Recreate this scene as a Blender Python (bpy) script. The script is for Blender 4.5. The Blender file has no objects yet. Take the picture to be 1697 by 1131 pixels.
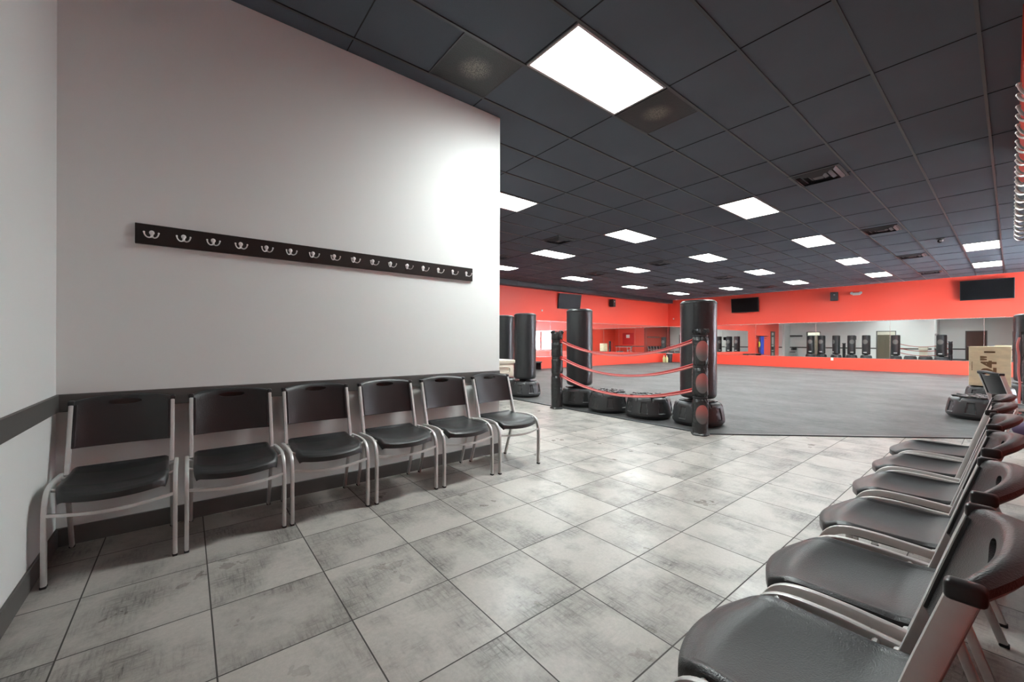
import bpy, bmesh, math, random
from mathutils import Vector, Matrix
random.seed(7)
S = bpy.context.scene
COL = S.collection

# ------------------------------------------------------------------ camera, world, exposure
CAM_H, YAW, ROLL, FPX = 1.172, 0.8923, 0.003, 667.8
cd = bpy.data.cameras.new('camera'); cam = bpy.data.objects.new('camera', cd); COL.objects.link(cam)
cd.sensor_width = 36.0; cd.lens = 36.0 * FPX / 1697.0; cd.clip_start = 0.02; cd.clip_end = 200
F = Vector((-math.sin(YAW), math.cos(YAW), 0)); R0 = Vector((math.cos(YAW), math.sin(YAW), 0)); U0 = Vector((0, 0, 1))
R = R0 * math.cos(ROLL) + U0 * math.sin(ROLL); U = -R0 * math.sin(ROLL) + U0 * math.cos(ROLL)
M = Matrix(((R.x, U.x, -F.x, 0), (R.y, U.y, -F.y, 0), (R.z, U.z, -F.z, CAM_H), (0, 0, 0, 1)))
cam.matrix_world = M
S.camera = cam

W = bpy.data.worlds.new('daylight'); S.world = W; W.use_nodes = True
W.node_tree.nodes['Background'].inputs[0].default_value = (0.80, 0.90, 1.0, 1)
W.node_tree.nodes['Background'].inputs[1].default_value = 60.0

S.view_settings.view_transform = 'Standard'; S.view_settings.look = 'None'
S.view_settings.exposure = 0.74; S.view_settings.gamma = 1.0; S.view_settings.use_curve_mapping = False
S.cycles.max_bounces = 10; S.cycles.diffuse_bounces = 5; S.cycles.glossy_bounces = 6
S.cycles.sample_clamp_indirect = 8.0
S.cycles.use_denoising = True
PANEL = 44.0          # brightness of the ceiling troffers

NEAR_PANEL = 49.0     # the single fixture over the waiting area

# ------------------------------------------------------------------ materials
def srgb(r, g, b):
    f = lambda c: (c / 255 / 12.92) if c / 255 <= 0.04045 else ((c / 255 + 0.055) / 1.055) ** 2.4
    return (f(r), f(g), f(b), 1)

def new_mat(name):
    m = bpy.data.materials.new(name); m.use_nodes = True
    return m, m.node_tree, m.node_tree.nodes['Principled BSDF']

def mat(name, col, rough=0.5, metal=0.0, bump=0.0, bscale=200.0, var=0.0, vscale=6.0, spec=0.5, stretch=None, coat=0.0, bdist=0.002):
    m, nt, b = new_mat(name)
    N, Lk = nt.nodes, nt.links
    b.inputs['Base Color'].default_value = col
    b.inputs['Roughness'].default_value = rough
    b.inputs['Metallic'].default_value = metal
    b.inputs['Specular IOR Level'].default_value = spec
    b.inputs['Coat Weight'].default_value = coat
    tc = N.new('ShaderNodeTexCoord')
    src = tc.outputs['Object']
    if stretch:
        mp = N.new('ShaderNodeMapping'); mp.inputs['Scale'].default_value = stretch
        Lk.new(src, mp.inputs['Vector']); src = mp.outputs[0]
    if bump > 0:
        n = N.new('ShaderNodeTexNoise'); n.inputs['Scale'].default_value = bscale; n.inputs['Detail'].default_value = 3
        Lk.new(src, n.inputs['Vector'])
        bp = N.new('ShaderNodeBump'); bp.inputs['Strength'].default_value = bump; bp.inputs['Distance'].default_value = bdist
        Lk.new(n.outputs['Fac'], bp.inputs['Height']); Lk.new(bp.outputs[0], b.inputs['Normal'])
    if var > 0:
        n = N.new('ShaderNodeTexNoise'); n.inputs['Scale'].default_value = vscale; n.inputs['Detail'].default_value = 6
        Lk.new(src, n.inputs['Vector'])
        mx = N.new('ShaderNodeMix'); mx.data_type = 'RGBA'
        mx.inputs[6].default_value = tuple(c * (1 - var) for c in col[:3]) + (1,)
        mx.inputs[7].default_value = tuple(min(1, c * (1 + var)) for c in col[:3]) + (1,)
        Lk.new(n.outputs['Fac'], mx.inputs[0]); Lk.new(mx.outputs[2], b.inputs['Base Color'])
    return m

def emit(name, col, strength):
    m, nt, b = new_mat(name)
    b.inputs['Base Color'].default_value = col
    b.inputs['Emission Color'].default_value = col
    # prismatic lens: throws most of its light downwards, less sideways
    N, L = nt.nodes, nt.links
    g = N.new('ShaderNodeNewGeometry'); d = N.new('ShaderNodeVectorMath'); d.operation = 'DOT_PRODUCT'
    L.new(g.outputs['Incoming'], d.inputs[0]); L.new(g.outputs['Normal'], d.inputs[1])
    a = N.new('ShaderNodeMath'); a.operation = 'MULTIPLY_ADD'; a.inputs[1].default_value = strength * 0.88; a.inputs[2].default_value = strength * 0.12
    ab = N.new('ShaderNodeMath'); ab.operation = 'ABSOLUTE'; L.new(d.outputs['Value'], ab.inputs[0]); pw = N.new('ShaderNodeMath'); pw.operation = 'POWER'; pw.inputs[1].default_value = 1.0; L.new(ab.outputs[0], pw.inputs[0]); L.new(pw.outputs[0], a.inputs[0])
    L.new(a.outputs[0], b.inputs['Emission Strength'])
    return m

def tile_material():
    m, nt, b = new_mat('ceramic_floor_tile'); N, L = nt.nodes, nt.links
    def math_(op, a, c=None, v=None):
        n = N.new('ShaderNodeMath'); n.operation = op
        if hasattr(a, 'is_output') or not isinstance(a, (int, float)): L.new(a, n.inputs[0])
        else: n.inputs[0].default_value = a
        if c is not None:
            if isinstance(c, (int, float)): n.inputs[1].default_value = c
            else: L.new(c, n.inputs[1])
        return n.outputs[0]
    tc = N.new('ShaderNodeTexCoord'); sp = N.new('ShaderNodeSeparateXYZ'); L.new(tc.outputs['Object'], sp.inputs[0])
    P = 0.457
    ux = math_('DIVIDE', math_('ADD', sp.outputs[0], 0.816 + 40 * P), P)
    uy = math_('DIVIDE', math_('ADD', sp.outputs[1], -0.541 + 40 * P), P)
    fx, fy = math_('FRACT', ux), math_('FRACT', uy)
    ex = math_('MINIMUM', fx, math_('SUBTRACT', 1.0, fx)); ey = math_('MINIMUM', fy, math_('SUBTRACT', 1.0, fy))
    e = math_('MINIMUM', ex, ey)
    mr = N.new('ShaderNodeMapRange'); mr.inputs[1].default_value = 0.0045; mr.inputs[2].default_value = 0.0075
    L.new(e, mr.inputs[0]); tile = mr.outputs[0]          # 0 in the grout, 1 on the tile
    cid = N.new('ShaderNodeCombineXYZ'); L.new(math_('FLOOR', ux), cid.inputs[0]); L.new(math_('FLOOR', uy), cid.inputs[1])
    wn = N.new('ShaderNodeTexWhiteNoise'); wn.noise_dimensions = '3D'; L.new(cid.outputs[0], wn.inputs['Vector'])
    off = N.new('ShaderNodeVectorMath'); off.operation = 'SCALE'; L.new(wn.outputs['Color'], off.inputs[0]); off.inputs['Scale'].default_value = 37.0
    pos = N.new('ShaderNodeVectorMath'); pos.operation = 'ADD'; L.new(tc.outputs['Object'], pos.inputs[0]); L.new(off.outputs[0], pos.inputs[1])
    def noise(scale, detail, rough, st=None):
        src = pos.outputs[0]
        if st:
            mp = N.new('ShaderNodeMapping'); mp.inputs['Scale'].default_value = st; L.new(src, mp.inputs['Vector']); src = mp.outputs[0]
        n = N.new('ShaderNodeTexNoise'); n.inputs['Scale'].default_value = scale; n.inputs['Detail'].default_value = detail; n.inputs['Roughness'].default_value = rough
        L.new(src, n.inputs['Vector']); return n.outputs['Fac']
    def ramp(src, a, c, lo=0.0, hi=1.0):
        r = N.new('ShaderNodeMapRange'); r.inputs[1].default_value = a; r.inputs[2].default_value = c; r.inputs[3].default_value = lo; r.inputs[4].default_value = hi
        L.new(src, r.inputs[0]); return r.outputs[0]
    big = ramp(noise(3.0, 5, 0.6), 0.42, 0.66)                     # dark cement smudges
    sc1 = ramp(noise(9, 6, 0.75, (1, 9, 1)), 0.44, 0.66)           # trowel scratches one way
    sc2 = ramp(noise(9, 6, 0.75, (9, 1, 1)), 0.46, 0.68)           # and across
    fine = noise(60, 4, 0.8)
    scr = math_('MAXIMUM', sc1, sc2)
    smear = math_('MULTIPLY', big, math_('ADD', math_('MULTIPLY', scr, 0.75), 0.35))
    light = math_('MULTIPLY', ramp(noise(5, 4, 0.6), 0.5, 0.75), ramp(noise(14, 5, 0.7, (7, 1, 1)), 0.4, 0.7))
    tone = ramp(wn.outputs['Value'], 0, 1, -0.035, 0.035)
    v = math_('ADD', math_('SUBTRACT', math_('ADD', 0.52, math_('MULTIPLY', light, 0.10)), math_('MULTIPLY', smear, 0.40)), tone)
    v = math_('ADD', v, math_('MULTIPLY', math_('SUBTRACT', fine, 0.5), 0.24))
    v = math_('MULTIPLY', math_('MAXIMUM', v, 0.05), TILE_GAIN)
    cc = N.new('ShaderNodeCombineColor'); L.new(v, cc.inputs[0]); L.new(math_('MULTIPLY', v, 0.94), cc.inputs[1]); L.new(math_('MULTIPLY', v, 0.865), cc.inputs[2])
    mx = N.new('ShaderNodeMix'); mx.data_type = 'RGBA'; mx.inputs[6].default_value = (0.045, 0.04, 0.036, 1)
    L.new(tile, mx.inputs[0]); L.new(cc.outputs[0], mx.inputs[7]); L.new(mx.outputs[2], b.inputs['Base Color'])
    rr = ramp(noise(4, 4, 0.6), 0.3, 0.7, 0.26, 0.42)
    L.new(math_('ADD', math_('MULTIPLY', math_('SUBTRACT', 1.0, tile), 0.4), rr), b.inputs['Roughness'])
    bp = N.new('ShaderNodeBump'); bp.inputs['Strength'].default_value = 0.5; bp.inputs['Distance'].default_value = 0.0015
    L.new(math_('ADD', tile, math_('MULTIPLY', fine, 0.12)), bp.inputs['Height']); L.new(bp.outputs[0], b.inputs['Normal'])
    return m
TILE_GAIN = 0.80

def rubber_floor():
    m, nt, b = new_mat('worn_rubber_floor'); N, L = nt.nodes, nt.links
    tc = N.new('ShaderNodeTexCoord')
    def noise(scale, st, det=6, r=0.65):
        mp = N.new('ShaderNodeMapping'); mp.inputs['Scale'].default_value = st; L.new(tc.outputs['Object'], mp.inputs['Vector'])
        n = N.new('ShaderNodeTexNoise'); n.inputs['Scale'].default_value = scale; n.inputs['Detail'].default_value = det; n.inputs['Roughness'].default_value = r
        L.new(mp.outputs[0], n.inputs['Vector']); return n.outputs['Fac']
    a = noise(0.9, (1, 1.4, 1)); c = noise(7, (1, 2.2, 1), 8, 0.75); d = noise(90, (1, 1, 1), 2)
    ad = N.new('ShaderNodeMath'); ad.operation = 'ADD'; L.new(a, ad.inputs[0]); L.new(c, ad.inputs[1])
    ad2 = N.new('ShaderNodeMath'); ad2.operation = 'MULTIPLY_ADD'; L.new(d, ad2.inputs[0]); ad2.inputs[1].default_value = 0.4; L.new(ad.outputs[0], ad2.inputs[2])
    cr = N.new('ShaderNodeMapRange'); cr.inputs[1].default_value = 0.85; cr.inputs[2].default_value = 1.6; cr.inputs[3].default_value = 0.0; cr.inputs[4].default_value = 0.135
    L.new(ad2.outputs[0], cr.inputs[0])
    cc = N.new('ShaderNodeCombineColor'); [L.new(cr.outputs[0], cc.inputs[i]) for i in range(3)]
    L.new(cc.outputs[0], b.inputs['Base Color'])
    b.inputs['Roughness'].default_value = 0.55
    b.inputs['Specular IOR Level'].default_value = 0.45
    bp = N.new('ShaderNodeBump'); bp.inputs['Strength'].default_value = 0.35; bp.inputs['Distance'].default_value = 0.003
    L.new(ad2.outputs[0], bp.inputs['Height']); L.new(bp.outputs[0], b.inputs['Normal'])
    return m

MT = {}
MT['gray_wall'] = mat('grey_wall_paint', (0.75, 0.77, 0.76, 1), 0.6, bump=0.25, bscale=160, bdist=0.0012)
MT['pale_wall'] = MT['gray_wall']
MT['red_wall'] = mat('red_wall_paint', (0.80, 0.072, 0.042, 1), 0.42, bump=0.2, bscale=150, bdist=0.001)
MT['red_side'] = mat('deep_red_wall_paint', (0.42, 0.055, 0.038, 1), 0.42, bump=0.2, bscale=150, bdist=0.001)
MT['trim'] = mat('dark_grey_trim', (0.095, 0.09, 0.086, 1), 0.5, bump=0.1, bscale=60)
MT['black_trim'] = mat('black_painted_soffit', (0.028, 0.03, 0.036, 1), 0.5, bump=0.15, bscale=50)
MT['tile'] = tile_material()
MT['rubber'] = rubber_floor()
MT['edge'] = mat('dark_transition_strip', (0.06, 0.065, 0.07, 1), 0.35, metal=0.4)
MT['ceil'] = mat('black_ceiling_tile', (0.075, 0.088, 0.108, 1), 0.85, bump=0.6, bscale=260, var=0.18, vscale=1.3, bdist=0.003)
MT['tbar'] = mat('black_ceiling_grid', (0.045, 0.043, 0.046, 1), 0.38, bump=0.05)
MT['gap'] = mat('black_shadow_gap', (0.008, 0.008, 0.009, 1), 0.9)
MT['frame_metal'] = mat('silver_grey_painted_steel', (0.60, 0.60, 0.585, 1), 0.36, metal=0.30, bump=0.12, bscale=300, var=0.10, vscale=30)
MT['plastic'] = mat('black_moulded_plastic', (0.015, 0.015, 0.016, 1), 0.29, bump=0.55, bscale=300, spec=0.6, bdist=0.002)
MT['plastic_smooth'] = mat('black_smooth_plastic', (0.016, 0.015, 0.016, 1), 0.33, spec=0.5)
MT['foot'] = mat('black_rubber_foot', (0.012, 0.012, 0.012, 1), 0.7)
MT['board'] = mat('black_stained_board', (0.016, 0.015, 0.014, 1), 0.36, bump=0.15, bscale=30, stretch=(1, 0.05, 1))
MT['nickel'] = mat('polished_nickel', (0.80, 0.78, 0.77, 1), 0.3, metal=0.55)
MT['vinyl'] = mat('black_vinyl', (0.020, 0.021, 0.023, 1), 0.34, bump=0.55, bscale=14, stretch=(1, 1, 2.2), bdist=0.006, spec=0.55)
MT['vinyl_pad'] = mat('black_padded_vinyl', (0.018, 0.019, 0.020, 1), 0.30, bump=0.9, bscale=16, stretch=(1, 1, 1.8), bdist=0.014)
MT['base'] = mat('charcoal_roto_plastic', (0.035, 0.036, 0.038, 1), 0.36, bump=0.2, bscale=220)
MT['rope'] = mat('red_ring_rope', (0.36, 0.018, 0.018, 1), 0.4, bump=0.2, bscale=40)
MT['rope_pale'] = mat('pale_red_rope', (0.60, 0.17, 0.16, 1), 0.4)  # pale tint paints in the strand highlight; plain pink on the hanging rope
MT['screen'] = mat('black_glass_screen', (0.004, 0.004, 0.005, 1), 0.3, spec=0.15)
MT['black'] = mat('matt_black_plastic', (0.02, 0.02, 0.022, 1), 0.5)
MT['white'] = mat('white_plastic', (0.78, 0.77, 0.75, 1), 0.4)
MT['cream'] = mat('cream_painted_wood', (0.66, 0.62, 0.53, 1), 0.5, var=0.08, vscale=5)
MT['ply'] = mat('birch_plywood', (0.68, 0.56, 0.37, 1), 0.5, var=0.34, vscale=5.5, stretch=(1, 1, 2.0))
MT['burnt'] = mat('burnt_brown_print', (0.16, 0.085, 0.035, 1), 0.6)
MT['wood_door'] = mat('dark_brown_door', (0.075, 0.028, 0.018, 1), 0.4, var=0.2, vscale=4, stretch=(6, 6, 0.5))
MT['brown'] = mat('brown_laminate', (0.13, 0.105, 0.075, 1), 0.45)
MT['mirror'] = mat('mirror_glass', (0.90, 0.92, 0.91, 1), 0.0, metal=1.0)
MT['mirror_edge'] = mat('bright_mirror_channel', (0.82, 0.80, 0.78, 1), 0.25, metal=0.8)
MT['light_frame'] = mat('aluminium_light_frame', (0.42, 0.36, 0.35, 1), 0.4, metal=0.3)
MT['panel'] = emit('lit_troffer_lens', (0.93, 1.0, 0.985, 1), PANEL)
MT['panel_near'] = emit('bright_troffer_lens', (0.93, 1.0, 0.985, 1), NEAR_PANEL)
MT['blue'] = mat('blue_fabric', (0.03, 0.06, 0.42, 1), 0.7)
MT['purple'] = mat('purple_fabric', (0.06, 0.03, 0.08, 1), 0.7)
MT['yellow'] = mat('yellow_fabric', (0.62, 0.52, 0.05, 1), 0.7)
MT['jug'] = mat('pale_yellow_plastic', (0.62, 0.62, 0.30, 1), 0.35)
MT['emblem_grey'] = mat('faded_grey_print', (0.13, 0.125, 0.12, 1), 0.5)
MT['red_plain'] = mat('red_print', (0.55, 0.02, 0.02, 1), 0.5)

def glass_mat():
    m, nt, b = new_mat('window_glass')
    b.inputs['Transmission Weight'].default_value = 1.0; b.inputs['Roughness'].default_value = 0.0; b.inputs['IOR'].default_value = 1.02
    return m
MT['glass'] = glass_mat()

def emblem_mat():      # red over grey printed emblem on the post pads
    m, nt, b = new_mat('red_grey_emblem'); N, L = nt.nodes, nt.links
    tc = N.new('ShaderNodeTexCoord'); sp = N.new('ShaderNodeSeparateXYZ'); L.new(tc.outputs['Generated'], sp.inputs[0])
    r = N.new('ShaderNodeValToRGB'); r.color_ramp.elements[0].position = 0.25; r.color_ramp.elements[0].color = (0.11, 0.10, 0.10, 1)
    r.color_ramp.elements[1].position = 0.8; r.color_ramp.elements[1].color = (0.36, 0.10, 0.09, 1)
    L.new(sp.outputs[2], r.inputs[0]); L.new(r.outputs[0], b.inputs['Base Color']); b.inputs['Roughness'].default_value = 0.45
    return m
MT['emblem'] = emblem_mat()

def mesh_panel():      # black perforated ceiling speaker panel, pale glow painted into its middle
    m, nt, b = new_mat('perforated_panel_painted_glow'); N, L = nt.nodes, nt.links
    tc = N.new('ShaderNodeTexCoord')
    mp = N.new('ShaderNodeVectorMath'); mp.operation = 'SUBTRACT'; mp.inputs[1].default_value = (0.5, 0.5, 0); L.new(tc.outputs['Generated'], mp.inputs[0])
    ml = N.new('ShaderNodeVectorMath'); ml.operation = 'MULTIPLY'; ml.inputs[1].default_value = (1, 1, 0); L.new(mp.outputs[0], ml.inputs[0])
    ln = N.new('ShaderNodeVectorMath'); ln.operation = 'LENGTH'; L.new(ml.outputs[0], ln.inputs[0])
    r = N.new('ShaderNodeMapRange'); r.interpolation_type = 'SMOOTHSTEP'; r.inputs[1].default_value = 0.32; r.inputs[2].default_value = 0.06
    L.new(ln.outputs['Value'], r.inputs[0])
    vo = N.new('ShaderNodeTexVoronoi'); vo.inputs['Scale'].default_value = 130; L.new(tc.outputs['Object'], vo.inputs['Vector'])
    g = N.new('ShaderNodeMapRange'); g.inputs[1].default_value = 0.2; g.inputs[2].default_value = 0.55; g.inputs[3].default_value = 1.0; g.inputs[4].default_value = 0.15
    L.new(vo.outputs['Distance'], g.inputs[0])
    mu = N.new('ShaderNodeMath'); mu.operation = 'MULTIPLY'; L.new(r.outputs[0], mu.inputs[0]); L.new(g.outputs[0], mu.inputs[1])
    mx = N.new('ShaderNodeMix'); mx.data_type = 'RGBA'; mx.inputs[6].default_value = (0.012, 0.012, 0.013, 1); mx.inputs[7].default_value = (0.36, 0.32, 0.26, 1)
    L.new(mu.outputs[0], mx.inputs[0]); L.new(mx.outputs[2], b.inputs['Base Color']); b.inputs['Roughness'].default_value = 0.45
    bp = N.new('ShaderNodeBump'); bp.inputs['Strength'].default_value = 0.8; bp.inputs['Distance'].default_value = 0.002
    L.new(vo.outputs['Distance'], bp.inputs['Height']); L.new(bp.outputs[0], b.inputs['Normal'])
    return m
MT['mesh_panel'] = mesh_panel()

# ------------------------------------------------------------------ mesh helpers
def finish(bm, smooth=False, angle=0.6):
    bmesh.ops.recalc_face_normals(bm, faces=bm.faces)
    if smooth:
        for f in bm.faces: f.smooth = True
        for e in bm.edges:
            if len(e.link_faces) == 2 and e.calc_face_angle(0) > angle: e.smooth = False

def obj(name, bm, m, parent=None, loc=(0, 0, 0), smooth=False, angle=0.6):
    finish(bm, smooth, angle)
    me = bpy.data.meshes.new(name); bm.to_mesh(me); bm.free()
    me.materials.append(MT[m] if isinstance(m, str) else m)
    o = bpy.data.objects.new(name, me); COL.objects.link(o)
    o.location = loc
    if parent: o.parent = parent
    return o

def tag(o, label=None, cat=None, group=None, kind=None):
    if label: o['label'] = label
    if cat: o['category'] = cat
    if group: o['group'] = group
    if kind: o['kind'] = kind
    return o

def thing(name, label, cat, loc=(0, 0, 0), rz=0.0, group=None):
    o = bpy.data.objects.new(name, None); COL.objects.link(o)
    o.location = loc; o.rotation_euler = (0, 0, rz); o.empty_display_size = 0.1
    return tag(o, label, cat, group)

def dup(root, loc, rz=0.0, label=None, group=None):
    def cp(o, par):
        c = o.copy(); COL.objects.link(c); c.parent = par
        for ch in o.children: cp(ch, c)
        return c
    r = cp(root, None); r.location = loc; r.rotation_euler = (0, 0, rz)
    if label: r['label'] = label
    if group: r['group'] = group
    return r

def box(bm, x0, x1, y0, y1, z0, z1, bev=0.0, seg=2):
    t = bmesh.new()
    bmesh.ops.create_cube(t, size=1.0)
    bmesh.ops.scale(t, vec=(x1 - x0, y1 - y0, z1 - z0), verts=t.verts)
    bmesh.ops.translate(t, vec=((x0 + x1) / 2, (y0 + y1) / 2, (z0 + z1) / 2), verts=t.verts)
    if bev > 0: bmesh.ops.bevel(t, geom=list(t.edges), offset=bev, segments=seg, affect='EDGES', profile=0.5)
    add(bm, t)
    return bm

def add(bm, t, mtx=None):
    if mtx is not None: bmesh.ops.transform(t, matrix=mtx, verts=t.verts)
    me = bpy.data.meshes.new('tmp'); t.to_mesh(me); t.free(); bm.from_mesh(me); bpy.data.meshes.remove(me)

def B(*a, **k): return box(bmesh.new(), *a, **k)

def lathe(bm, prof, seg=48, c=(0, 0), cap=True, rfun=None):
    rings = []
    for (r, z) in prof:
        ring = []
        for i in range(seg):
            th = 2 * math.pi * i / seg
            rr, zz = (r, z) if rfun is None else rfun(r, z, th)
            ring.append(bm.verts.new((c[0] + rr * math.cos(th), c[1] + rr * math.sin(th), zz)))
        rings.append(ring)
    for a, b in zip(rings, rings[1:]):
        for i in range(seg):
            j = (i + 1) % seg
            bm.faces.new((a[i], a[j], b[j], b[i]))
    if cap:
        bm.faces.new(rings[0]); bm.faces.new(rings[-1])
    return bm

def chaikin(pts, n=2):
    pts = [Vector(p) for p in pts]
    for _ in range(n):
        q = [pts[0]]
        for a, b in zip(pts, pts[1:]): q += [a * 0.75 + b * 0.25, a * 0.25 + b * 0.75]
        q.append(pts[-1]); pts = q
    return pts

def tube(bm, pts, r, seg=10, cap=True, taper=None):
    pts = [Vector(p) for p in pts]
    rings = []; up = Vector((0, 0, 1)); prev = None
    for i, p in enumerate(pts):
        t = (pts[min(i + 1, len(pts) - 1)] - pts[max(i - 1, 0)]).normalized()
        if prev is None:
            n = t.cross(up) if abs(t.dot(up)) < 0.95 else t.cross(Vector((1, 0, 0)))
        else: n = prev - t * prev.dot(t)
        n.normalize(); prev = n; b = t.cross(n)
        rr = r if taper is None else r * taper(i / (len(pts) - 1))
        rings.append([bm.verts.new(p + (n * math.cos(2 * math.pi * k / seg) + b * math.sin(2 * math.pi * k / seg)) * rr) for k in range(seg)])
    for a, b in zip(rings, rings[1:]):
        for k in range(seg): bm.faces.new((a[k], a[(k + 1) % seg], b[(k + 1) % seg], b[k]))
    if cap: bm.faces.new(rings[0]); bm.faces.new(rings[-1])
    return bm

def flat_tube(bm, path, x, w, t, bev=0.005):
    """rounded rectangular tube in the y-z plane; path = [(y,z)], w across x, t in plane"""
    pts = path
    prof = []
    for (sx, sn) in ((1, 1), (-1, 1), (-1, -1), (1, -1)):
        cx_, cn_ = sx * (w / 2 - bev), sn * (t / 2 - bev)
        base = {(1, 1): 0, (-1, 1): 90, (-1, -1): 180, (1, -1): 270}[(sx, sn)]
        for k in range(3):
            a = math.radians(base + 45 * k)
            prof.append((cx_ + bev * math.cos(a), cn_ + bev * math.sin(a)))
    rings = []
    for i, (y, z) in enumerate(pts):
        a = pts[max(i - 1, 0)]; b = pts[min(i + 1, len(pts) - 1)]
        ty, tz = b[0] - a[0], b[1] - a[1]; l = math.hypot(ty, tz); ty /= l; tz /= l
        ny, nz = -tz, ty
        rings.append([bm.verts.new((x + px, y + ny * pn, z + nz * pn)) for (px, pn) in prof])
    n = len(prof)
    for a, b in zip(rings, rings[1:]):
        for k in range(n): bm.faces.new((a[k], a[(k + 1) % n], b[(k + 1) % n], b[k]))
    bm.faces.new(rings[0]); bm.faces.new(rings[-1])
    return bm

def path2(pts, n=3):
    return [(p.x, p.y) for p in chaikin([(a, b, 0) for a, b in pts], n)]

def baked(o):
    """apply the modifiers of o into its mesh"""
    bpy.context.view_layer.update()
    dg = bpy.context.evaluated_depsgraph_get()
    me = bpy.data.meshes.new_from_object(o.evaluated_get(dg))
    o.modifiers.clear(); o.data = me

def struct(name, bm, m, smooth=False):
    return tag(obj(name, bm, m, smooth=smooth), kind='structure')

# ------------------------------------------------------------------ the room
CZ = 3.515
XL, XR, YN, YE = -3.38, 0.075, -0.575, 2.555     # waiting area: coat-rack wall, right wall, near wall, end of coat-rack wall
GX0, GX1, GY1, GYF = -12.4, 4.0, 21.5, 2.555      # gym hall
YR = 4.5                                          # end of the right wall

struct('floor', B(GX0 - .3, GX1 + .3, YN - .3, GY1 + .3, -0.10, 0.0), 'tile')

# rubber floor of the gym with its slanted corner towards the tiles
MAT_Z = 0.012
bm = bmesh.new()
poly = [(GX0, 5.13), (-2.42, 5.13), (-0.05, 7.75), (0.4, 8.25), (GX1, 8.25), (GX1, GY1), (GX0, GY1)]
lo = [bm.verts.new((x, y, 0.0)) for x, y in poly]; hi = [bm.verts.new((x, y, MAT_Z)) for x, y in poly]
bm.faces.new(hi); bm.faces.new(lo)
for i in range(len(poly)):
    j = (i + 1) % len(poly); bm.faces.new((lo[i], lo[j], hi[j], hi[i]))
tag(obj('gym_floor_mat', bm, 'rubber'), kind='structure')
bm = bmesh.new()
for a, b in zip(poly[:4], poly[1:5]):
    d = Vector((b[0] - a[0], b[1] - a[1], 0)); l = d.length; ang = math.atan2(d.y, d.x)
    t = bmesh.new(); box(t, 0, l, -0.035, 0.012, 0.0, 0.014, 0.003, 1)
    add(bm, t, Matrix.Translation((a[0], a[1], 0)) @ Matrix.Rotation(ang, 4, 'Z'))
struct('trim_1', bm, 'edge')

# ceiling: tiles, tee grid
I0, J0, SX, SY = -0.160, 3.44, 0.6096, 1.2192
struct('ceiling', B(GX0 - .2, GX1 + .2, YN - .2, GY1 + .2, CZ + 0.006, CZ + 0.10), 'ceil')
bm = bmesh.new()
for i in range(-21, 8):
    x = I0 + SX * i
    if GX0 < x < GX1: box(bm, x - 0.011, x + 0.011, YN - .1, GY1, CZ - 0.004, CZ + 0.006)
struct('trim_2', bm, 'tbar')
bm = bmesh.new()
for j in range(-4, 16):
    y = J0 + SY * j
    if YN < y < GY1: box(bm, GX0, GX1, y - 0.0035, y + 0.0035, CZ + 0.001, CZ + 0.0065)
struct('trim_3', bm, 'gap')

# walls
struct('wall_left', B(XL - .13, XL, YN - .12, YE, 0, CZ), 'gray_wall')
struct('wall_near', B(XL, XR + .12, YN - .12, YN, 0, CZ), 'pale_wall')
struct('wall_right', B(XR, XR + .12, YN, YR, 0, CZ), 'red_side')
struct('wall_gym_near', B(XR + .12, GX1, YR - .12, YR, 0, CZ), 'red_wall')
struct('wall_gym_back', B(GX0 - .12, GX1 + .12, GY1, GY1 + .12, 0, CZ), 'red_wall')
struct('wall_gym_left', B(GX0 - .12, GX0, 3.96, GY1, 0, CZ), 'red_wall')
# right gym wall with three window openings
WY = [(14.7, 16.1), (16.22, 17.62), (17.74, 19.14)]; WZ0, WZ1 = 0.45, 2.75
bm = bmesh.new()
ys = [YR] + [v for p in WY for v in p] + [GY1]
for k in range(0, len(ys), 2): box(bm, GX1, GX1 + .12, ys[k], ys[k + 1], 0, CZ)
for (a, b) in WY: box(bm, GX1, GX1 + .12, a, b, 0, WZ0); box(bm, GX1, GX1 + .12, a, b, WZ1, CZ)
struct('wall_gym_right', bm, 'red_wall')
for n, (a, b) in enumerate(WY):
    w = tag(thing('window_%d' % (n + 1), 'tall daylit window in the red side wall', 'window'), kind='structure')
    bm = bmesh.new()
    for (y0, y1, z0, z1) in ((a, a + .05, WZ0, WZ1), (b - .05, b, WZ0, WZ1), (a, b, WZ0, WZ0 + .05), (a, b, WZ1 - .05, WZ1), (a, b, 1.55, 1.58)):
        box(bm, GX1 + .02, GX1 + .08, y0, y1, z0, z1)
    obj('window_frame', bm, 'white', w)
    pd = bpy.data.lights.new('window_portal', 'AREA'); pd.shape = 'RECTANGLE'; pd.size = WZ1 - WZ0; pd.size_y = b - a; pd.cycles.is_portal = True
    po = bpy.data.objects.new('window_portal_%d' % (n + 1), pd); COL.objects.link(po); po.location = (GX1 + .10, (a + b) / 2, (WZ0 + WZ1) / 2); po.rotation_euler = (0, math.pi / 2, 0)
    obj('window_pane', B(GX1 + .045, GX1 + .051, a + .05, b - .05, WZ0 + .05, WZ1 - .05), 'glass', w)
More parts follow.
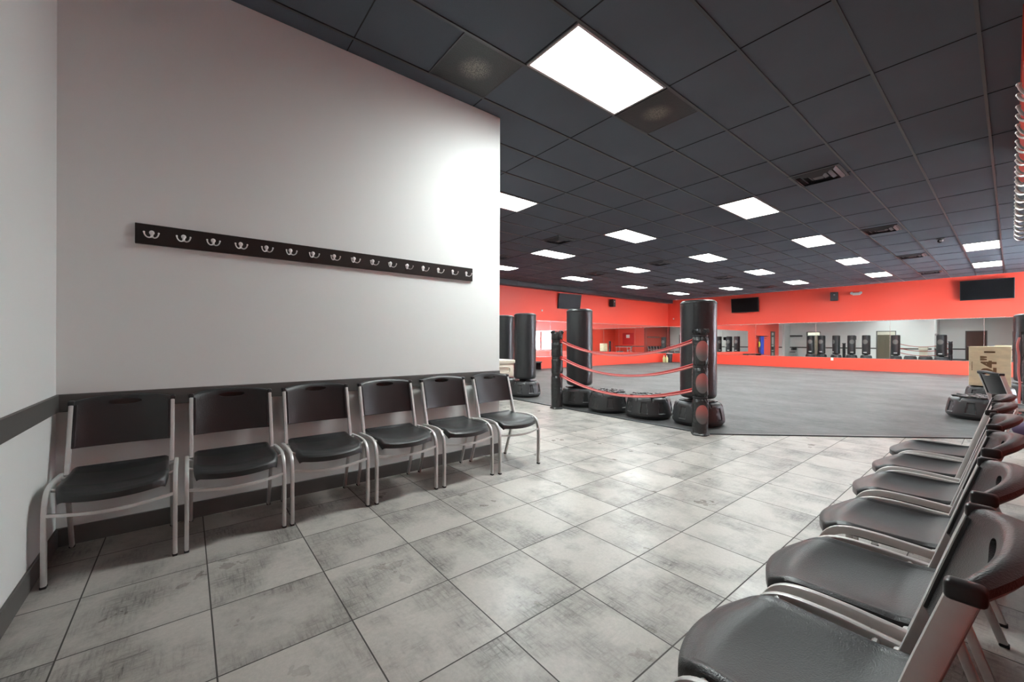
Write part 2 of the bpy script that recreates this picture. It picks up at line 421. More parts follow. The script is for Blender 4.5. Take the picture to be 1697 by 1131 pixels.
# wall dividing the gym from the rooms behind the coat-rack wall, two doorways
D1, D2, DH = (-10.80, -9.85), (-6.42, -5.32), 2.12
bm = bmesh.new()
for (a, b) in ((-12.15, D1[0]), (D1[1], D2[0]), (D2[1], XL - .13)): box(bm, a, b, GYF - .12, GYF, 0, CZ)
for (a, b) in (D1, D2): box(bm, a, b, GYF - .12, GYF, DH, CZ)
box(bm, GX0, -12.15, 3.84, 3.96, 0, CZ); box(bm, -12.0, -12.15, GYF - .12, 3.84, 0, CZ)
struct('wall_gym_front', bm, 'gray_wall')
bm = bmesh.new()
box(bm, -12.3, XL - .13, 0.3, 0.4, 0, CZ); box(bm, -12.4, -12.3, 0.4, GYF - .12, 0, CZ)
box(bm, -8.3, -8.2, 0.4, GYF - .12, 0, CZ)
struct('wall_back_rooms', bm, MT['cream'])
for n, (a, b) in enumerate((D1, D2)):
    bm = bmesh.new()
    for (x0, x1, z0, z1) in ((a, a + .05, 0, DH), (b - .05, b, 0, DH), (a, b, DH - .05, DH)):
        box(bm, x0, x1, GYF - .13, GYF + .012, z0, z1)
    o = struct('door_%d' % (n + 1), bm, 'trim')
# dark wooden door in the near wall
dr = tag(thing('door_3', 'dark brown wooden door in the grey near wall', 'door'), kind='structure')
obj('door_leaf', B(-2.05, -1.13, YN, YN + .03, 0.01, 2.08, .003), 'wood_door', dr)
bm = bmesh.new()
for (x0, x1, z0, z1) in ((-2.10, -2.05, 0, 2.13), (-1.13, -1.08, 0, 2.13), (-2.05, -1.13, 2.08, 2.13)): box(bm, x0, x1, YN, YN + .045, z0, z1, .003)
obj('door_frame', bm, 'trim', dr)
bm = tube(bmesh.new(), [(-1.98, YN + .03, 1.0), (-1.98, YN + .08, 1.0), (-1.87, YN + .08, 1.0)], .009)
obj('door_handle', bm, 'nickel', dr)
# narrow glass door in the left red wall of the gym
dr = tag(thing('door_4', 'narrow glazed door in the red side wall', 'door'), kind='structure')
bm = bmesh.new()
for (y0, y1, z0, z1) in ((4.95, 5.05, 0, 2.12), (5.7, 5.8, 0, 2.12), (5.05, 5.7, 2.02, 2.12), (5.05, 5.7, 0.0, .15), (5.05, 5.7, 1.0, 1.05)): box(bm, GX0, GX0 + .05, y0, y1, z0, z1)
obj('door_frame', bm, 'trim', dr)
obj('door_glass', B(GX0, GX0 + .02, 5.05, 5.7, .15, 2.02), 'mirror', dr)

# chair rails and baseboards
RZ0, RZ1, BZ = 0.762, 0.862, 0.105
def rail(nm, x0, x1, y0, y1, z0, z1): struct(nm, B(x0, x1, y0, y1, z0, z1, .003, 1), 'trim')
rail('trim_4', XL, XL + .014, YN, YE, RZ0, RZ1)
rail('trim_5', XL + .014, -2.10, YN, YN + .014, RZ0, RZ1)
rail('trim_6', -1.08, XR, YN, YN + .014, RZ0, RZ1)
rail('baseboard_left', XL, XL + .012, YN, YE + .012, 0, BZ)
rail('baseboard_near', XL + .012, -2.10, YN, YN + .012, 0, BZ)
rail('baseboard_near_2', -1.08, XR, YN, YN + .012, 0, BZ)
rail('baseboard_right', XR - .012, XR, YN + .012, YR, 0, BZ)
rail('baseboard_end', XL - .13, XL, YE, YE + .012, 0, BZ)
for n, (a, b) in enumerate(((-12.15, D1[0]), (D1[1], D2[0]), (D2[1], XL - .13))):
    rail('trim_%d' % (7 + n), a, b, GYF, GYF + .014, RZ0, RZ1)
rail('trim_10', GX0, -12.15, 3.96, 3.974, RZ0, RZ1)
rail('trim_11', XR + .12, GX1, YR, YR + .014, RZ0, RZ1)
# black boxed soffit along the top of the left gym wall, in lengths with joints
bm = bmesh.new(); y = 2.8
while y < GY1:
    y1 = min(y + 2.4, GY1); box(bm, GX0, GX0 + .30, y + .004, y1 - .004, CZ - .185, CZ + .004, .004, 1); y = y1
struct('trim_12', bm, 'black_trim')
# red header at the end of the right wall
struct('trim_13', B(.044, XR + .12, YR, 7.9, 3.12, CZ), 'red_wall')
print('room done')

# ------------------------------------------------------------------ ceiling lights
def ceil_light_proto():
    t = thing('ceiling_light', '', 'ceiling light')
    w, l = SX / 2 - 0.013, SY / 2 - 0.013
    bm = bmesh.new(); f = 0.022
    for (x0, x1, y0, y1) in ((-w, -w + f, -l, l), (w - f, w, -l, l), (-w + f, w - f, -l, -l + f), (-w + f, w - f, l - f, l)):
        box(bm, x0, x1, y0, y1, -0.008, 0.006, .002, 1)
    obj('frame', bm, 'light_frame', t)
    obj('diffuser', B(-w + f, w - f, -l + f, l - f, -0.002, 0.003), 'panel', t)
    return t
lights = [(-4, -1)] + [(-1, 9), (-1, 12)]
for i in (-5,): lights += [(i, j) for j in (3, 6, 9, 12)]
for i in (-9,): lights += [(i, j) for j in (0, 3, 6, 9, 12)]
for i in (-13, -17): lights += [(i, j) for j in (3, 6, 9, 12)]
lights += [(3, 6), (3, 9), (3, 12), (3, 3)]
extra = {(-4, -1): 'large bright ceiling light panel nearest the viewer, above the waiting chairs'}
rowname = {0: 'nearest row', 3: 'second row', 6: 'third row', 9: 'fourth row', 12: 'farthest row'}
colname = {-17: 'nearest the black soffit', -13: 'second from the soffit', -9: 'in the middle', -5: 'right of the middle', -1: 'on the right', 3: 'beyond the right wall'}
pl = ceil_light_proto()
for n, (i, j) in enumerate(lights):
    loc = (I0 + SX * (i + .5), J0 + SY * (j + .5), CZ)
    lab = extra.get((i, j), 'lit ceiling panel over the gym, %s, %s' % (rowname.get(j, ''), colname.get(i, '')))
    grp = 'ceiling light panels'
    if n == 0: pl.location = loc; tag(pl, lab, None, grp)
    else: dup(pl, loc, 0, lab, grp)
near_lens = [c for c in pl.children if c.name.startswith('diffuser')][0]
near_lens.data = near_lens.data.copy(); near_lens.data.materials[0] = MT['panel_near']
# unseen light added in each back room to brighten the doorways
for x, nm in ((-10.3, 'added unseen ceiling light in the room behind the left doorway'), (-5.8, 'added unseen ceiling light in the room behind the right doorway')):
    q = dup(pl, (x, 1.4, CZ), 0, nm, 'ceiling light panels')
    [c for c in q.children if c.name.startswith('diffuser')][0].data.materials[0] = MT['panel_near']

# speaker panels in the ceiling
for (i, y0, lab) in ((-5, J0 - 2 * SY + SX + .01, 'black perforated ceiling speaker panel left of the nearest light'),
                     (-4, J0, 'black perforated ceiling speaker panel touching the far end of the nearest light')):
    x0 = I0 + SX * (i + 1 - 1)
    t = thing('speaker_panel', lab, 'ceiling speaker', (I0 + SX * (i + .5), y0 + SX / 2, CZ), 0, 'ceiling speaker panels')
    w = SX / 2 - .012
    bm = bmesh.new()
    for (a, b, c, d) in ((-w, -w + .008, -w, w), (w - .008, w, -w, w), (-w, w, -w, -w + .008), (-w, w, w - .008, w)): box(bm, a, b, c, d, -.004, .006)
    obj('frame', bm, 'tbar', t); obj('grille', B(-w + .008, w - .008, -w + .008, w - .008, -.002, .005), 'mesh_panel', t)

# air vents
def vent_proto():
    t = thing('ceiling_vent', '', 'air vent'); w = .29
    bm = bmesh.new()
    for (a, b, c, d) in ((-w, -w + .03, -w, w), (w - .03, w, -w, w), (-w, w, -w, -w + .03), (-w, w, w - .03, w)): box(bm, a, b, c, d, -.008, .006)
    obj('frame', bm, 'tbar', t)
    obj('backing', B(-w + .03, w - .03, -w + .03, w - .03, .0, .005), 'gap', t)
    bm = bmesh.new()
    for k in range(3):
        r1 = .25 - .075 * k; r0 = r1 - .035
        a = [bm.verts.new((sx * r1, sy * r1, -.002)) for sx, sy in ((-1, -1), (1, -1), (1, 1), (-1, 1))]
        b = [bm.verts.new((sx * r0, sy * r0, -.030)) for sx, sy in ((-1, -1), (1, -1), (1, 1), (-1, 1))]
        for q in range(4): bm.faces.new((a[q], a[(q + 1) % 4], b[(q + 1) % 4], b[q]))
        c = [bm.verts.new((sx * r0, sy * r0, -.033)) for sx, sy in ((-1, -1), (1, -1), (1, 1), (-1, 1))]
        d = [bm.verts.new((sx * (r1 + .003), sy * (r1 + .003), -.004)) for sx, sy in ((-1, -1), (1, -1), (1, 1), (-1, 1))]
        for q in range(4): bm.faces.new((c[q], c[(q + 1) % 4], d[(q + 1) % 4], d[q])); bm.faces.new((b[q], b[(q + 1) % 4], c[(q + 1) % 4], c[q])); bm.faces.new((a[q], a[(q + 1) % 4], d[(q + 1) % 4], d[q]))
    box(bm, -.055, .055, -.055, .055, -.03, -.026)
    obj('louvre', bm, 'tbar', t)
    return t
vents = [(-1.72, 6.93, 'large black ceiling vent nearest the viewer, right of the middle'), (-1.72, 11.25, 'black ceiling vent second along the line above the mats'),
         (-1.72, 15.3, 'black ceiling vent third along the line, near the camera dome'), (-1.72, 19.3, 'black ceiling vent last along the line, by the red back wall'),
         (-6.6, 6.7, 'black ceiling vent between the left light panels, nearest'), (-6.6, 11.0, 'black ceiling vent in the middle of the gym ceiling'),
         (-6.6, 15.2, 'black ceiling vent above the middle of the gym, farther back'), (-6.6, 19.2, 'black ceiling vent near the back wall left of the middle'),
         (-9.05, 6.7, 'black ceiling vent just right of the end of the grey wall'), (-9.05, 11.0, 'black ceiling vent in the left part, second back'),
         (-9.05, 15.2, 'black ceiling vent in the left part, third back'), (-9.05, 19.4, 'black ceiling vent in the far left corner')]
pv = vent_proto()
for n, (x, y, lab) in enumerate(vents):
    if n == 0: pv.location = (x, y, CZ); tag(pv, lab, None, 'ceiling vents')
    else: dup(pv, (x, y, CZ), 0, lab, 'ceiling vents')

# security camera dome
t = thing('security_camera', 'small dark camera hanging under the ceiling right of the vents', 'camera', (-1.02, 13.2, CZ))
bm = lathe(bmesh.new(), [(.001, 0), (.07, 0), (.07, -.012), (.045, -.03), (.001, -.03)], 24, cap=False); obj('base', bm, 'black', t, smooth=True)
bm = bmesh.new(); bmesh.ops.create_uvsphere(bm, u_segments=20, v_segments=12, radius=.045); bmesh.ops.translate(bm, vec=(.0, 0, -.06), verts=bm.verts); obj('camera_dome', bm, 'screen', t, smooth=True)
bm = tube(bmesh.new(), [(0, -.03, -.06), (.05, -.07, -.07)], .018, 12); obj('lens', bm, 'nickel', t)

# ------------------------------------------------------------------ wall mirrors
def mirror_panel(name, label, w, group, loc, rz, tilt=0.0):
    t = thing('wall_mirror', label, 'mirror', loc, rz, group)
    t.rotation_euler = (tilt, 0, rz)
    obj('mirror_glass', B(-w / 2 + .002, w / 2 - .010, -.006, 0, 0.012, 1.508), 'mirror', t)
    obj('edge_strip', B(w / 2 - .009, w / 2, -.008, 0, .012, 1.508), 'mirror_edge', t)
    obj('channel', B(-w / 2, w / 2, -.009, 0, 0, .012), 'mirror_edge', t); obj('channel', B(-w / 2, w / 2, -.009, 0, 1.508, 1.53), 'mirror_edge', t)
    return t
TILT = -0.0030
xs = [-12.39, -10.2, -7.8, -5.4, -3.0, -0.6, 1.8, 3.9]
ml = ['in the far corner', 'second from the far corner', 'showing the coat rack wall', 'showing the first doorway', 'showing the second doorway', 'left of the wooden box', 'behind the wooden box', 'at the right end']
for k in range(7):
    w = xs[k + 1] - xs[k]
    mirror_panel('', 'wide mirror panel on the red back wall, ' + ml[k], w, 'mirror panels on the back wall', ((xs[k] + xs[k + 1]) / 2, GY1 - .002, 0.505), 0, TILT)
yy = [10.3, 12.1, 14.5, 16.9, 19.3, 21.48]
ml = ['nearest the grey wall end', 'second, behind the punching bags', 'in the middle of the row', 'second from the corner', 'ending at the far corner']
for k in range(5):
    w = yy[k + 1] - yy[k]
    mirror_panel('', 'mirror panel on the left red wall, ' + ml[k], w, 'mirror panels on the left wall', (GX0 + .002, (yy[k] + yy[k + 1]) / 2, 0.505), math.pi / 2, TILT)

# ------------------------------------------------------------------ coat racks
def hook_mesh():
    bm = bmesh.new()
    def ball(x, y, z, sx, sy, sz):
        t = bmesh.new(); bmesh.ops.create_uvsphere(t, u_segments=14, v_segments=8, radius=1)
        add(bm, t, Matrix.Translation((x, y, z)) @ Matrix.Diagonal((sx, sy, sz, 1)))
    ball(0, 0.001, .006, .0135, .004, .0145); ball(0, 0.002, -.012, .0075, .005, .014)
    for sx in (-1, 1):
        pts = chaikin([(0, .004, -.014), (sx * .006, .014, -.026), (sx * .020, .030, -.030), (sx * .031, .041, -.018), (sx * .034, .045, -.004)], 2)
        tube(bm, pts, .0038, 8); ball(sx * .034, .045, -.002, .0055, .0055, .0055)
    for z_ in (.011, -.003): ball(0.0, .005, z_, .003, .002, .003)
    return bm
HK = None
def coat_rack(label, loc, rz, length, n, first, step, bz=.125):
    """board runs along local x; hooks stick out along +y"""
    global HK
    t = thing('coat_rack', label, 'coat rack', loc, rz)
    obj('board', B(0, length, 0, .02, 0, bz, .002, 1), 'board', t)
    if HK is None:
        b = hook_mesh(); finish(b, True); HK = bpy.data.meshes.new('hook'); b.to_mesh(HK); b.free(); HK.materials.append(MT['nickel'])
    for k in range(n):
        h = bpy.data.objects.new('hook', HK); COL.objects.link(h); h.parent = t; h.location = (first + step * k, .02, bz * .54)
    return t
# on the grey wall (facing +x): local x -> world -y
coat_rack('long black coat rack with sixteen silver hooks on the grey wall', (XL, 2.205, 1.765), -math.pi / 2, 2.455, 16, .075, .1535)
coat_rack('black coat rack with silver hooks on the red wall, seen from the side', (XR, 1.61, 1.765), math.pi / 2, 2.455, 16, .075, .1535)
coat_rack('black coat rack on the grey gym wall, seen in the mirror', (-12.08, GYF, 1.72), 0, 0.98, 8, .07, .12)

# ------------------------------------------------------------------ waiting room chair
# local frame: +y is forward (where the sitter looks), origin on the floor under the middle
def make_chair():
    t = thing('stacking_chair', '', 'chair')
    yf = .242
    Y = lambda d: yf - d
    post_line = [(.335, .435), (.372, .56), (.408, .69), (.446, .815)]
    for s in (-1, 1):
        p = [(Y(d), z) for d, z in ((0, .006), (0, .16), (0, .30), (.006, .372), (.035, .422), (.085, .445), (.18, .448), (.27, .443), (.352, .438))]
        obj('leg', flat_tube(bmesh.new(), path2(p, 2), s * .2375, .020, .030), 'frame_metal', t, smooth=True)
        p = [(Y(d), z) for d, z in ((.325, .452), (.365, .32), (.42, .15), (.470, .006))]
        obj('leg', flat_tube(bmesh.new(), path2(p, 1), s * .2165, .020, .026), 'frame_metal', t, smooth=True)
        p = [(Y(d), z) for d, z in post_line]
        p = [(Y(.330), .425)] + p
        obj('back_post', flat_tube(bmesh.new(), path2(p, 2), s * .2165, .020, .035), 'frame_metal', t, smooth=True)
        obj('foot', B(s * .2375 - .0115, s * .2375 + .0115, Y(0) - .016, Y(0) + .016, 0, .014, .003, 1), 'foot', t)
        obj('foot', B(s * .2165 - .0115, s * .2165 + .0115, Y(.471) - .014, Y(.471) + .014, 0, .014, .003, 1), 'foot', t)
        for dd, zz in ((.07, .440), (.28, .442)):
            obj('seat_bracket', tube(bmesh.new(), [(s * .19, Y(dd), zz - .014), (s * .232, Y(dd), zz)], .0085, 10), 'frame_metal', t, smooth=True)
    # bowed flat bar between the front legs
    bm = bmesh.new(); rings = []
    for k in range(25):
        u = -1 + 2 * k / 24
        x = u * .230; s_ = 1 - u * u
        y = Y(0) + .012 - .006 + .030 * s_ ** 1.5 ; z = .340 - .018 * s_
        rings.append([bm.verts.new((x, y + dy, z + dz)) for dy, dz in ((-.0035, -.008), (.0035, -.008), (.0035, .008), (-.0035, .008))])
    for a, b in zip(rings, rings[1:]):
        for k in range(4): bm.faces.new((a[k], a[(k + 1) % 4], b[(k + 1) % 4], b[k]))
    bm.faces.new(rings[0]); bm.faces.new(rings[-1])
    obj('stretcher', bm, 'frame_metal', t, smooth=True)
    # seat shell
    NU, NV = 44, 44
    def seat_pt(u, v):
        # u -1..1 side to side, v 0 front .. 1 rear
        a = max(0.0, 1 - v / .30)
        hw = .213 - .013 * v - .016 * a ** 3.0
        dfront = -.050 * (1 - abs(u) ** 2.0) + .002
        d = dfront + (.372 - dfront) * v
        x = u * hw
        z = .462 - .024 * (1 - u * u) * math.sin(math.pi * min(1, v * 1.02)) ** 0.7     # saddle
        dr_ = max(0.0, 1 - v / .24)
        z -= (.040 + .010 * (1 - u * u)) * dr_ ** 2.0                                 # waterfall front
        z += .010 * max(0, v - .8) / .2
        ed = max(0.0, abs(u) - .90) / .10
        z -= .010 * ed ** 2                                                            # rolled side rims
        if abs(u) < .885 and v > .055 and v < .96:
            z -= .0040
        return Vector((x, Y(d), z))
    bm = bmesh.new()
    top = [[bm.verts.new(seat_pt(-1 + 2 * i / NU, j / NV)) for i in range(NU + 1)] for j in range(NV + 1)]
    def low(p, i, j):
        rim = i in (0, NU) or j in (0, NV)
        return Vector((p.x * (.995 if rim else 1), p.y, p.z - (.014 if not rim else .030)))
    bot = [[bm.verts.new(low(top[j][i].co, i, j)) for i in range(NU + 1)] for j in range(NV + 1)]
    for j in range(NV):
        for i in range(NU):
            bm.faces.new((top[j][i], top[j][i + 1], top[j + 1][i + 1], top[j + 1][i]))
            bm.faces.new((bot[j][i], bot[j + 1][i], bot[j + 1][i + 1], bot[j][i + 1]))
    for i in range(NU):
        bm.faces.new((top[0][i], bot[0][i], bot[0][i + 1], top[0][i + 1])); bm.faces.new((top[NV][i], top[NV][i + 1], bot[NV][i + 1], bot[NV][i]))
    for j in range(NV):
        bm.faces.new((top[j][0], top[j + 1][0], bot[j + 1][0], bot[j][0])); bm.faces.new((top[j][NU], bot[j][NU], bot[j + 1][NU], top[j + 1][NU]))
    obj('seat', bm, 'plastic', t, smooth=True, angle=0.9)
    # black rib skirt under the seat
    bm = bmesh.new(); box(bm, -.196, .196, Y(.345), Y(.045), .408, .428, .006, 1)
    obj('seat_underframe', bm, 'plastic_smooth', t)
    # curved backrest
    def dline(z):
        for (d0, z0), (d1, z1) in zip(post_line, post_line[1:]):
            if z <= z1 or (d1, z1) == post_line[-1]: return d0 + (d1 - d0) * (z - z0) / (z1 - z0)
    bm = bmesh.new(); NB = 48; rings = []
    for k in range(NB + 1):
        u = -1 + 2 * k / NB; s_ = 1 - u * u
        x = u * .2135
        bow = .040 * (1 - abs(u) ** 2.4) ** 1.0
        zt = .822 + .026 * s_ ** 0.8; zb = .578 - .004 * s_
        lip = .028 + .012 * s_
        ring = []
        prof = [(-.004, zb), (-.004, zb + .07), (-.004, zb + .14), (-.004, zt - .05), (-.004, zt - .014), (.000, zt - .004), (.008, zt),
                (lip * .6, zt + .001), (lip, zt - .003), (lip + .006, zt - .012), (lip + .002, zt - .024), (.022, zt - .032), (.011, zt - .040), (.010, zt - .09), (.010, zb + .07), (.009, zb), (.002, zb - .004)]
        for (o_, z) in prof:
            d = dline(z) - .013 + bow + o_
            ring.append(bm.verts.new((x, Y(d), z)))
        rings.append(ring)
    n = len(rings[0])
    for a, b in zip(rings, rings[1:]):
        for k in range(n): bm.faces.new((a[k], b[k], b[(k + 1) % n], a[(k + 1) % n]))
    bm.faces.new(rings[0]); bm.faces.new(rings[-1])
    back = obj('backrest', bm, 'plastic', t, smooth=True, angle=0.7)
    # hand slot cut through the top of the backrest
    cb = bmesh.new(); vs = []
    for yv in (-.5, .2):
        vs.append([cb.verts.new((.073 * math.copysign(abs(math.cos(a)) ** .8, math.cos(a)), yv, .806 + .0155 * math.sin(a))) for a in [2 * math.pi * k / 32 for k in range(32)]])
    for k in range(32): cb.faces.new((vs[0][k], vs[0][(k + 1) % 32], vs[1][(k + 1) % 32], vs[1][k]))
    cb.faces.new(vs[0]); cb.faces.new(vs[1])
    cut = obj('cutter', cb, 'plastic')
    md = back.modifiers.new('slot', 'BOOLEAN'); md.operation = 'DIFFERENCE'; md.object = cut; md.solver = 'EXACT'
    baked(back); bpy.data.objects.remove(cut)
    # flanges that clasp the posts
    for s in (-1, 1):
        bm = flat_tube(bmesh.new(), path2([(Y(dline(z) - .001), z) for z in (.580, .66, .74, .800)], 1), s * .199, .014, .028, .004)
        obj('side_flange', bm, 'plastic_smooth', t, smooth=True)
        bm = B(s * .2165 - .014, s * .2165 + .014, Y(.446) - .022, Y(.446) + .022, .800, .829, .008, 3)
        obj('post_cap', bm, 'plastic_smooth', t, smooth=True)
    return t

chair0 = make_chair(); used = [False]
def place_chair(x, y, rz, label, group, z=0.0):
    if not used[0]:
        used[0] = True; chair0.location = (x, y, z); chair0.rotation_euler = (0, 0, rz); tag(chair0, label, None, group); return chair0
    return dup(chair0, (x, y, z), rz, label, group)

LX = -2.857 - .242
ly = [-0.286, 0.238, 0.760, 1.296, 1.836, 2.370]
ll = ['black plastic chair with chipped grey frame in the corner under the coat rack', 'black chair under the coat rack, next to the corner chair',
      'black chair under the coat rack, with two chairs between it and the wall corner', 'black chair under the coat rack, fourth out from the wall corner',
      'black chair under the right end of the coat rack, next to the last chair', 'black chair at the free end of the grey wall, last of the row']
la = [-0.0, 0.0, -.005, 0.0, .01, .035]
for k in range(6):
    place_chair(LX + (.0, 0, 0, .006, .012, .028)[k], ly[k], -math.pi / 2 + la[k], ll[k], 'chairs under the coat rack')
ry = [1.085, 1.63, 2.235, 2.84, 3.40, 3.97]
rl = ['black chair nearest the viewer in the right row, seat filling the bottom corner', 'black chair second from the viewer in the right row', 'black chair third from the viewer in the right row',
      'black chair fourth from the viewer in the right row', 'black chair next to last in the right row, before the far end chair', 'black chair at the far end of the right row']
ra = [0.0, 0.01, 0.0, 0.0, -0.03, 0.02]
for k in range(6):
    place_chair((-.245, -.245, -.245, -.25, -.262, -.262)[k], ry[k], math.pi / 2 + ra[k], rl[k], 'chairs along the right wall')
place_chair(.033, 7.28, math.radians(-67), 'black chair standing alone by the wooden box, back turned to the viewer', 'single chairs', 0.0)
place_chair(-11.62, 3.0, 0, 'black chair below the small coat rack, seen in the mirror', 'single chairs')

# ------------------------------------------------------------------ free standing punching bags
BR, BH = 0.335, 0.335
def base_bm():
    prof = [(.001, .0), (.285, .0), (.300, .012), (.318, .035), (.330, .05), (.333, .075)]
    for k in range(1, 17): prof.append((.333 - .030 * (k / 16) ** 1.3, .075 + .195 * k / 16))
    prof += [(.300, .283), (.290, .300), (.272, .315), (.245, .324)]
    def rf(r, z, th):
        if r < .22: return r, z
        ph = (th / (2 * math.pi) * 8) % 1.0 - .5          # one embossed window per 45 degrees
        zz = (z - .075) / .19
        if 0 <= zz <= 1.02:
            hw = .25 - .095 * zz                            # trapezoid: wide foot, narrow top
            m1 = max(0, min(1, (hw - abs(ph)) / .045)); m2 = max(0, min(1, (zz - .04) / .08)); m3 = max(0, min(1, (.98 - zz) / .08))
            e_ = min(m1, m2, m3); r += .007 * math.sin(math.pi * min(1, e_)) - .013 * e_
        # grooves between the lobes of the shoulder
        if z > .26: r -= .012 * max(0, 1 - (.5 - abs(ph)) / .06)
        return r, z
    bm = bmesh.new(); lathe(bm, prof, 192, cap=False, rfun=rf)
    # lobed top
    rings = []
    for q in range(15):
        r = .245 * (1 - q / 14) + .001
        ring = []
        for i in range(192):
            th = 2 * math.pi * i / 192
            ph = (th / (2 * math.pi) * 8) % 1.0 - .5
            g = max(0, 1 - (.5 - abs(ph)) * r * .785 / .012)
            if r < .12: g = 0
            ringg = max(0, 1 - abs(r - .125) / .014); hub = max(0, 1 - abs(r - .055) / .012)
            z = .324 + .010 * (1 - q / 14 if r > .125 else .4) - .016 * max(g, ringg, hub) + (.006 if r < .05 else 0)
            ring.append(bm.verts.new((r * math.cos(th), r * math.sin(th), z)))
        rings.append(ring)
    for a, b in zip(rings, rings[1:]):
        for i in range(192): bm.faces.new((a[i], a[(i + 1) % 192], b[(i + 1) % 192], b[i]))
    bmesh.ops.remove_doubles(bm, verts=bm.verts, dist=.0005)
    return bm
def lugs_bm(seed):
    """raised rubber lugs scattered like petals over the top of a base"""
    rnd = random.Random(seed); bm = bmesh.new()
    for ring, (n, r) in enumerate(((8, .235), (8, .165), (4, .085))):
        for k in range(n):
            th = 2 * math.pi * (k + .5 * (ring % 2)) / n + rnd.uniform(-.06, .06)
            t = bmesh.new(); box(t, -.038, .038, -.030, .030, 0, .022 + rnd.uniform(0, .010), .009, 2)
            add(bm, t, Matrix.Translation((r * math.cos(th), r * math.sin(th), .318)) @ Matrix.Rotation(th + rnd.uniform(-.3, .3), 4, 'Z'))
    return bm
def make_base():
    t = thing('bag_base', '', 'punching bag base')
    obj('base_tank', base_bm(), 'base', t, smooth=True, angle=.5)
    obj('lug', lugs_bm(3), 'base', t, smooth=True)
    obj('filler_cap', lathe(bmesh.new(), [(.001, .325), (.035, .325), (.035, .345), (.001, .345)], 24, cap=False), 'black', t)
    return t
def bag_cover_bm(r=.232, z0=.365, z1=1.74):
    prof = [(.001, z0 + .012), (r - .06, z0), (r - .03, z0 + .006), (r - .012, z0 + .022), (r, z0 + .055)]
    for k in range(1, 24): prof.append((r, z0 + .055 + (z1 - z0 - .11) * k / 24))
    prof += [(r, z1 - .05), (r - .006, z1 - .022), (r - .022, z1 - .006), (r - .05, z1), (.001, z1 + .003)]
    def rf(rr, z, th):
        if rr > .15: rr += .0022 * math.sin(31 * z + 3 * th) * math.sin(5 * th + 11 * z)
        return rr, z
    return lathe(bmesh.new(), prof, 72, cap=False, rfun=rf)
def curved_patch(R_, cx_, zc, hw, hh, round_=True):
    bm = bmesh.new()
    if round_:
        c = None; prev = None
        P_ = lambda rr, a: (R_ * math.sin((cx_ + rr * hw * math.cos(a)) / R_), -R_ * math.cos((cx_ + rr * hw * math.cos(a)) / R_), zc + rr * hh * math.sin(a))
        c = bm.verts.new(P_(0, 0))
        for q in range(1, 7):
            ring = [bm.verts.new(P_(q / 6, 2 * math.pi * a / 36)) for a in range(36)]
            for a in range(36):
                if prev is None: bm.faces.new((c, ring[a], ring[(a + 1) % 36]))
                else: bm.faces.new((prev[a], ring[a], ring[(a + 1) % 36], prev[(a + 1) % 36]))
            prev = ring
    else:
        cols = []
        for k in range(13):
            th = (cx_ - hw + 2 * hw * k / 12) / R_
            cols.append([bm.verts.new((R_ * math.sin(th), -R_ * math.cos(th), zc + d)) for d in (-hh, hh)])
        for a, b in zip(cols, cols[1:]): bm.faces.new((a[0], b[0], b[1], a[1]))
    return bm
def make_bag():
    t = thing('punching_bag', '', 'punching bag')
    obj('base_tank', base_bm(), 'base', t, smooth=True, angle=.5)
    obj('neck', lathe(bmesh.new(), [(.10, .31), (.12, .33), (.10, .37), (.10, .40)], 32), 'black', t, smooth=True)
    cv = obj('bag_cover', bag_cover_bm(), 'vinyl', t, smooth=True)
    bm = lathe(bmesh.new(), [(.2335, 1.688), (.2365, 1.692), (.2365, 1.702), (.2335, 1.706)], 72, cap=False); obj('seam', bm, 'black', cv, smooth=True)
    bm = bmesh.new(); box(bm, -.004, .004, .228, .2355, .42, 1.69, .002, 1); obj('zip', bm, 'black', cv)
    o = obj('emblem', curved_patch(.2365, 0, 1.27, .15, .16), 'emblem_grey', cv, smooth=True); o['label'] = 'faded grey round emblem'
    o = obj('brand_strip', curved_patch(.2365, 0, .52, .09, .022, False), 'white', cv, smooth=True); o['label'] = 'small white printed strip'
    return t
bag0 = make_bag(); base0 = make_base()
G = MAT_Z
bags = [(-2.80, 5.66, 3.35, 'tall black punching bag on a base, directly behind the near ring post'), (-4.95, 5.57, 3.05, 'tall black punching bag behind the far ring post'),
        (-6.47, 5.57, 3.25, 'tall black punching bag at the gym edge, left of the far ring post'), (-7.27, 5.62, 2.85, 'black punching bag half hidden by the end of the grey wall'),
        (-8.17, 5.55, 3.9, 'black punching bag hidden behind the grey wall, seen in the mirror, middle one'), (-9.05, 5.55, 3.2, 'black punching bag seen in the mirror right of the left doorway'),
        (-9.72, 5.6, 3.1, 'black punching bag seen in the mirror before the left doorway')]
for n, (x, y, rz, lab) in enumerate(bags):
    if n == 0: bag0.location = (x, y, G); bag0.rotation_euler = (0, 0, rz); bag0.scale = (1.03, 1.03, 1.0); tag(bag0, lab, None, 'punching bags at the gym edge')
    else:
        o = dup(bag0, (x, y, G), rz, lab, 'punching bags at the gym edge'); o.scale = (1, 1, 1)
bases = [(-4.24, 5.50, .35, 'empty black bag base under the ropes, next to the far bag'), (-3.53, 5.57, .75, 'empty black bag base under the ropes, next to the near bag'),
         (-.30, 9.42, .15, 'empty black bag base with lugged top lying on the mats at right'), (-.26, 11.95, .5, 'black bag base carrying the wooden plyo box')]
for n, (x, y, rz, lab) in enumerate(bases):
    if n == 0: base0.location = (x, y, G); base0.rotation_euler = (0, 0, rz); tag(base0, lab, None, 'empty bag bases')
    else:
        o = dup(base0, (x, y, G), rz, lab, 'empty bag bases')
        if n == 1: o.scale = (1.04, 1.04, 1)
        if n == 2: o.scale = (1.1, 1.1, 1)
        if n == 3:
            for ch in list(o.children):
                if ch.name.startswith(('lug', 'filler')): bpy.data.objects.remove(ch)
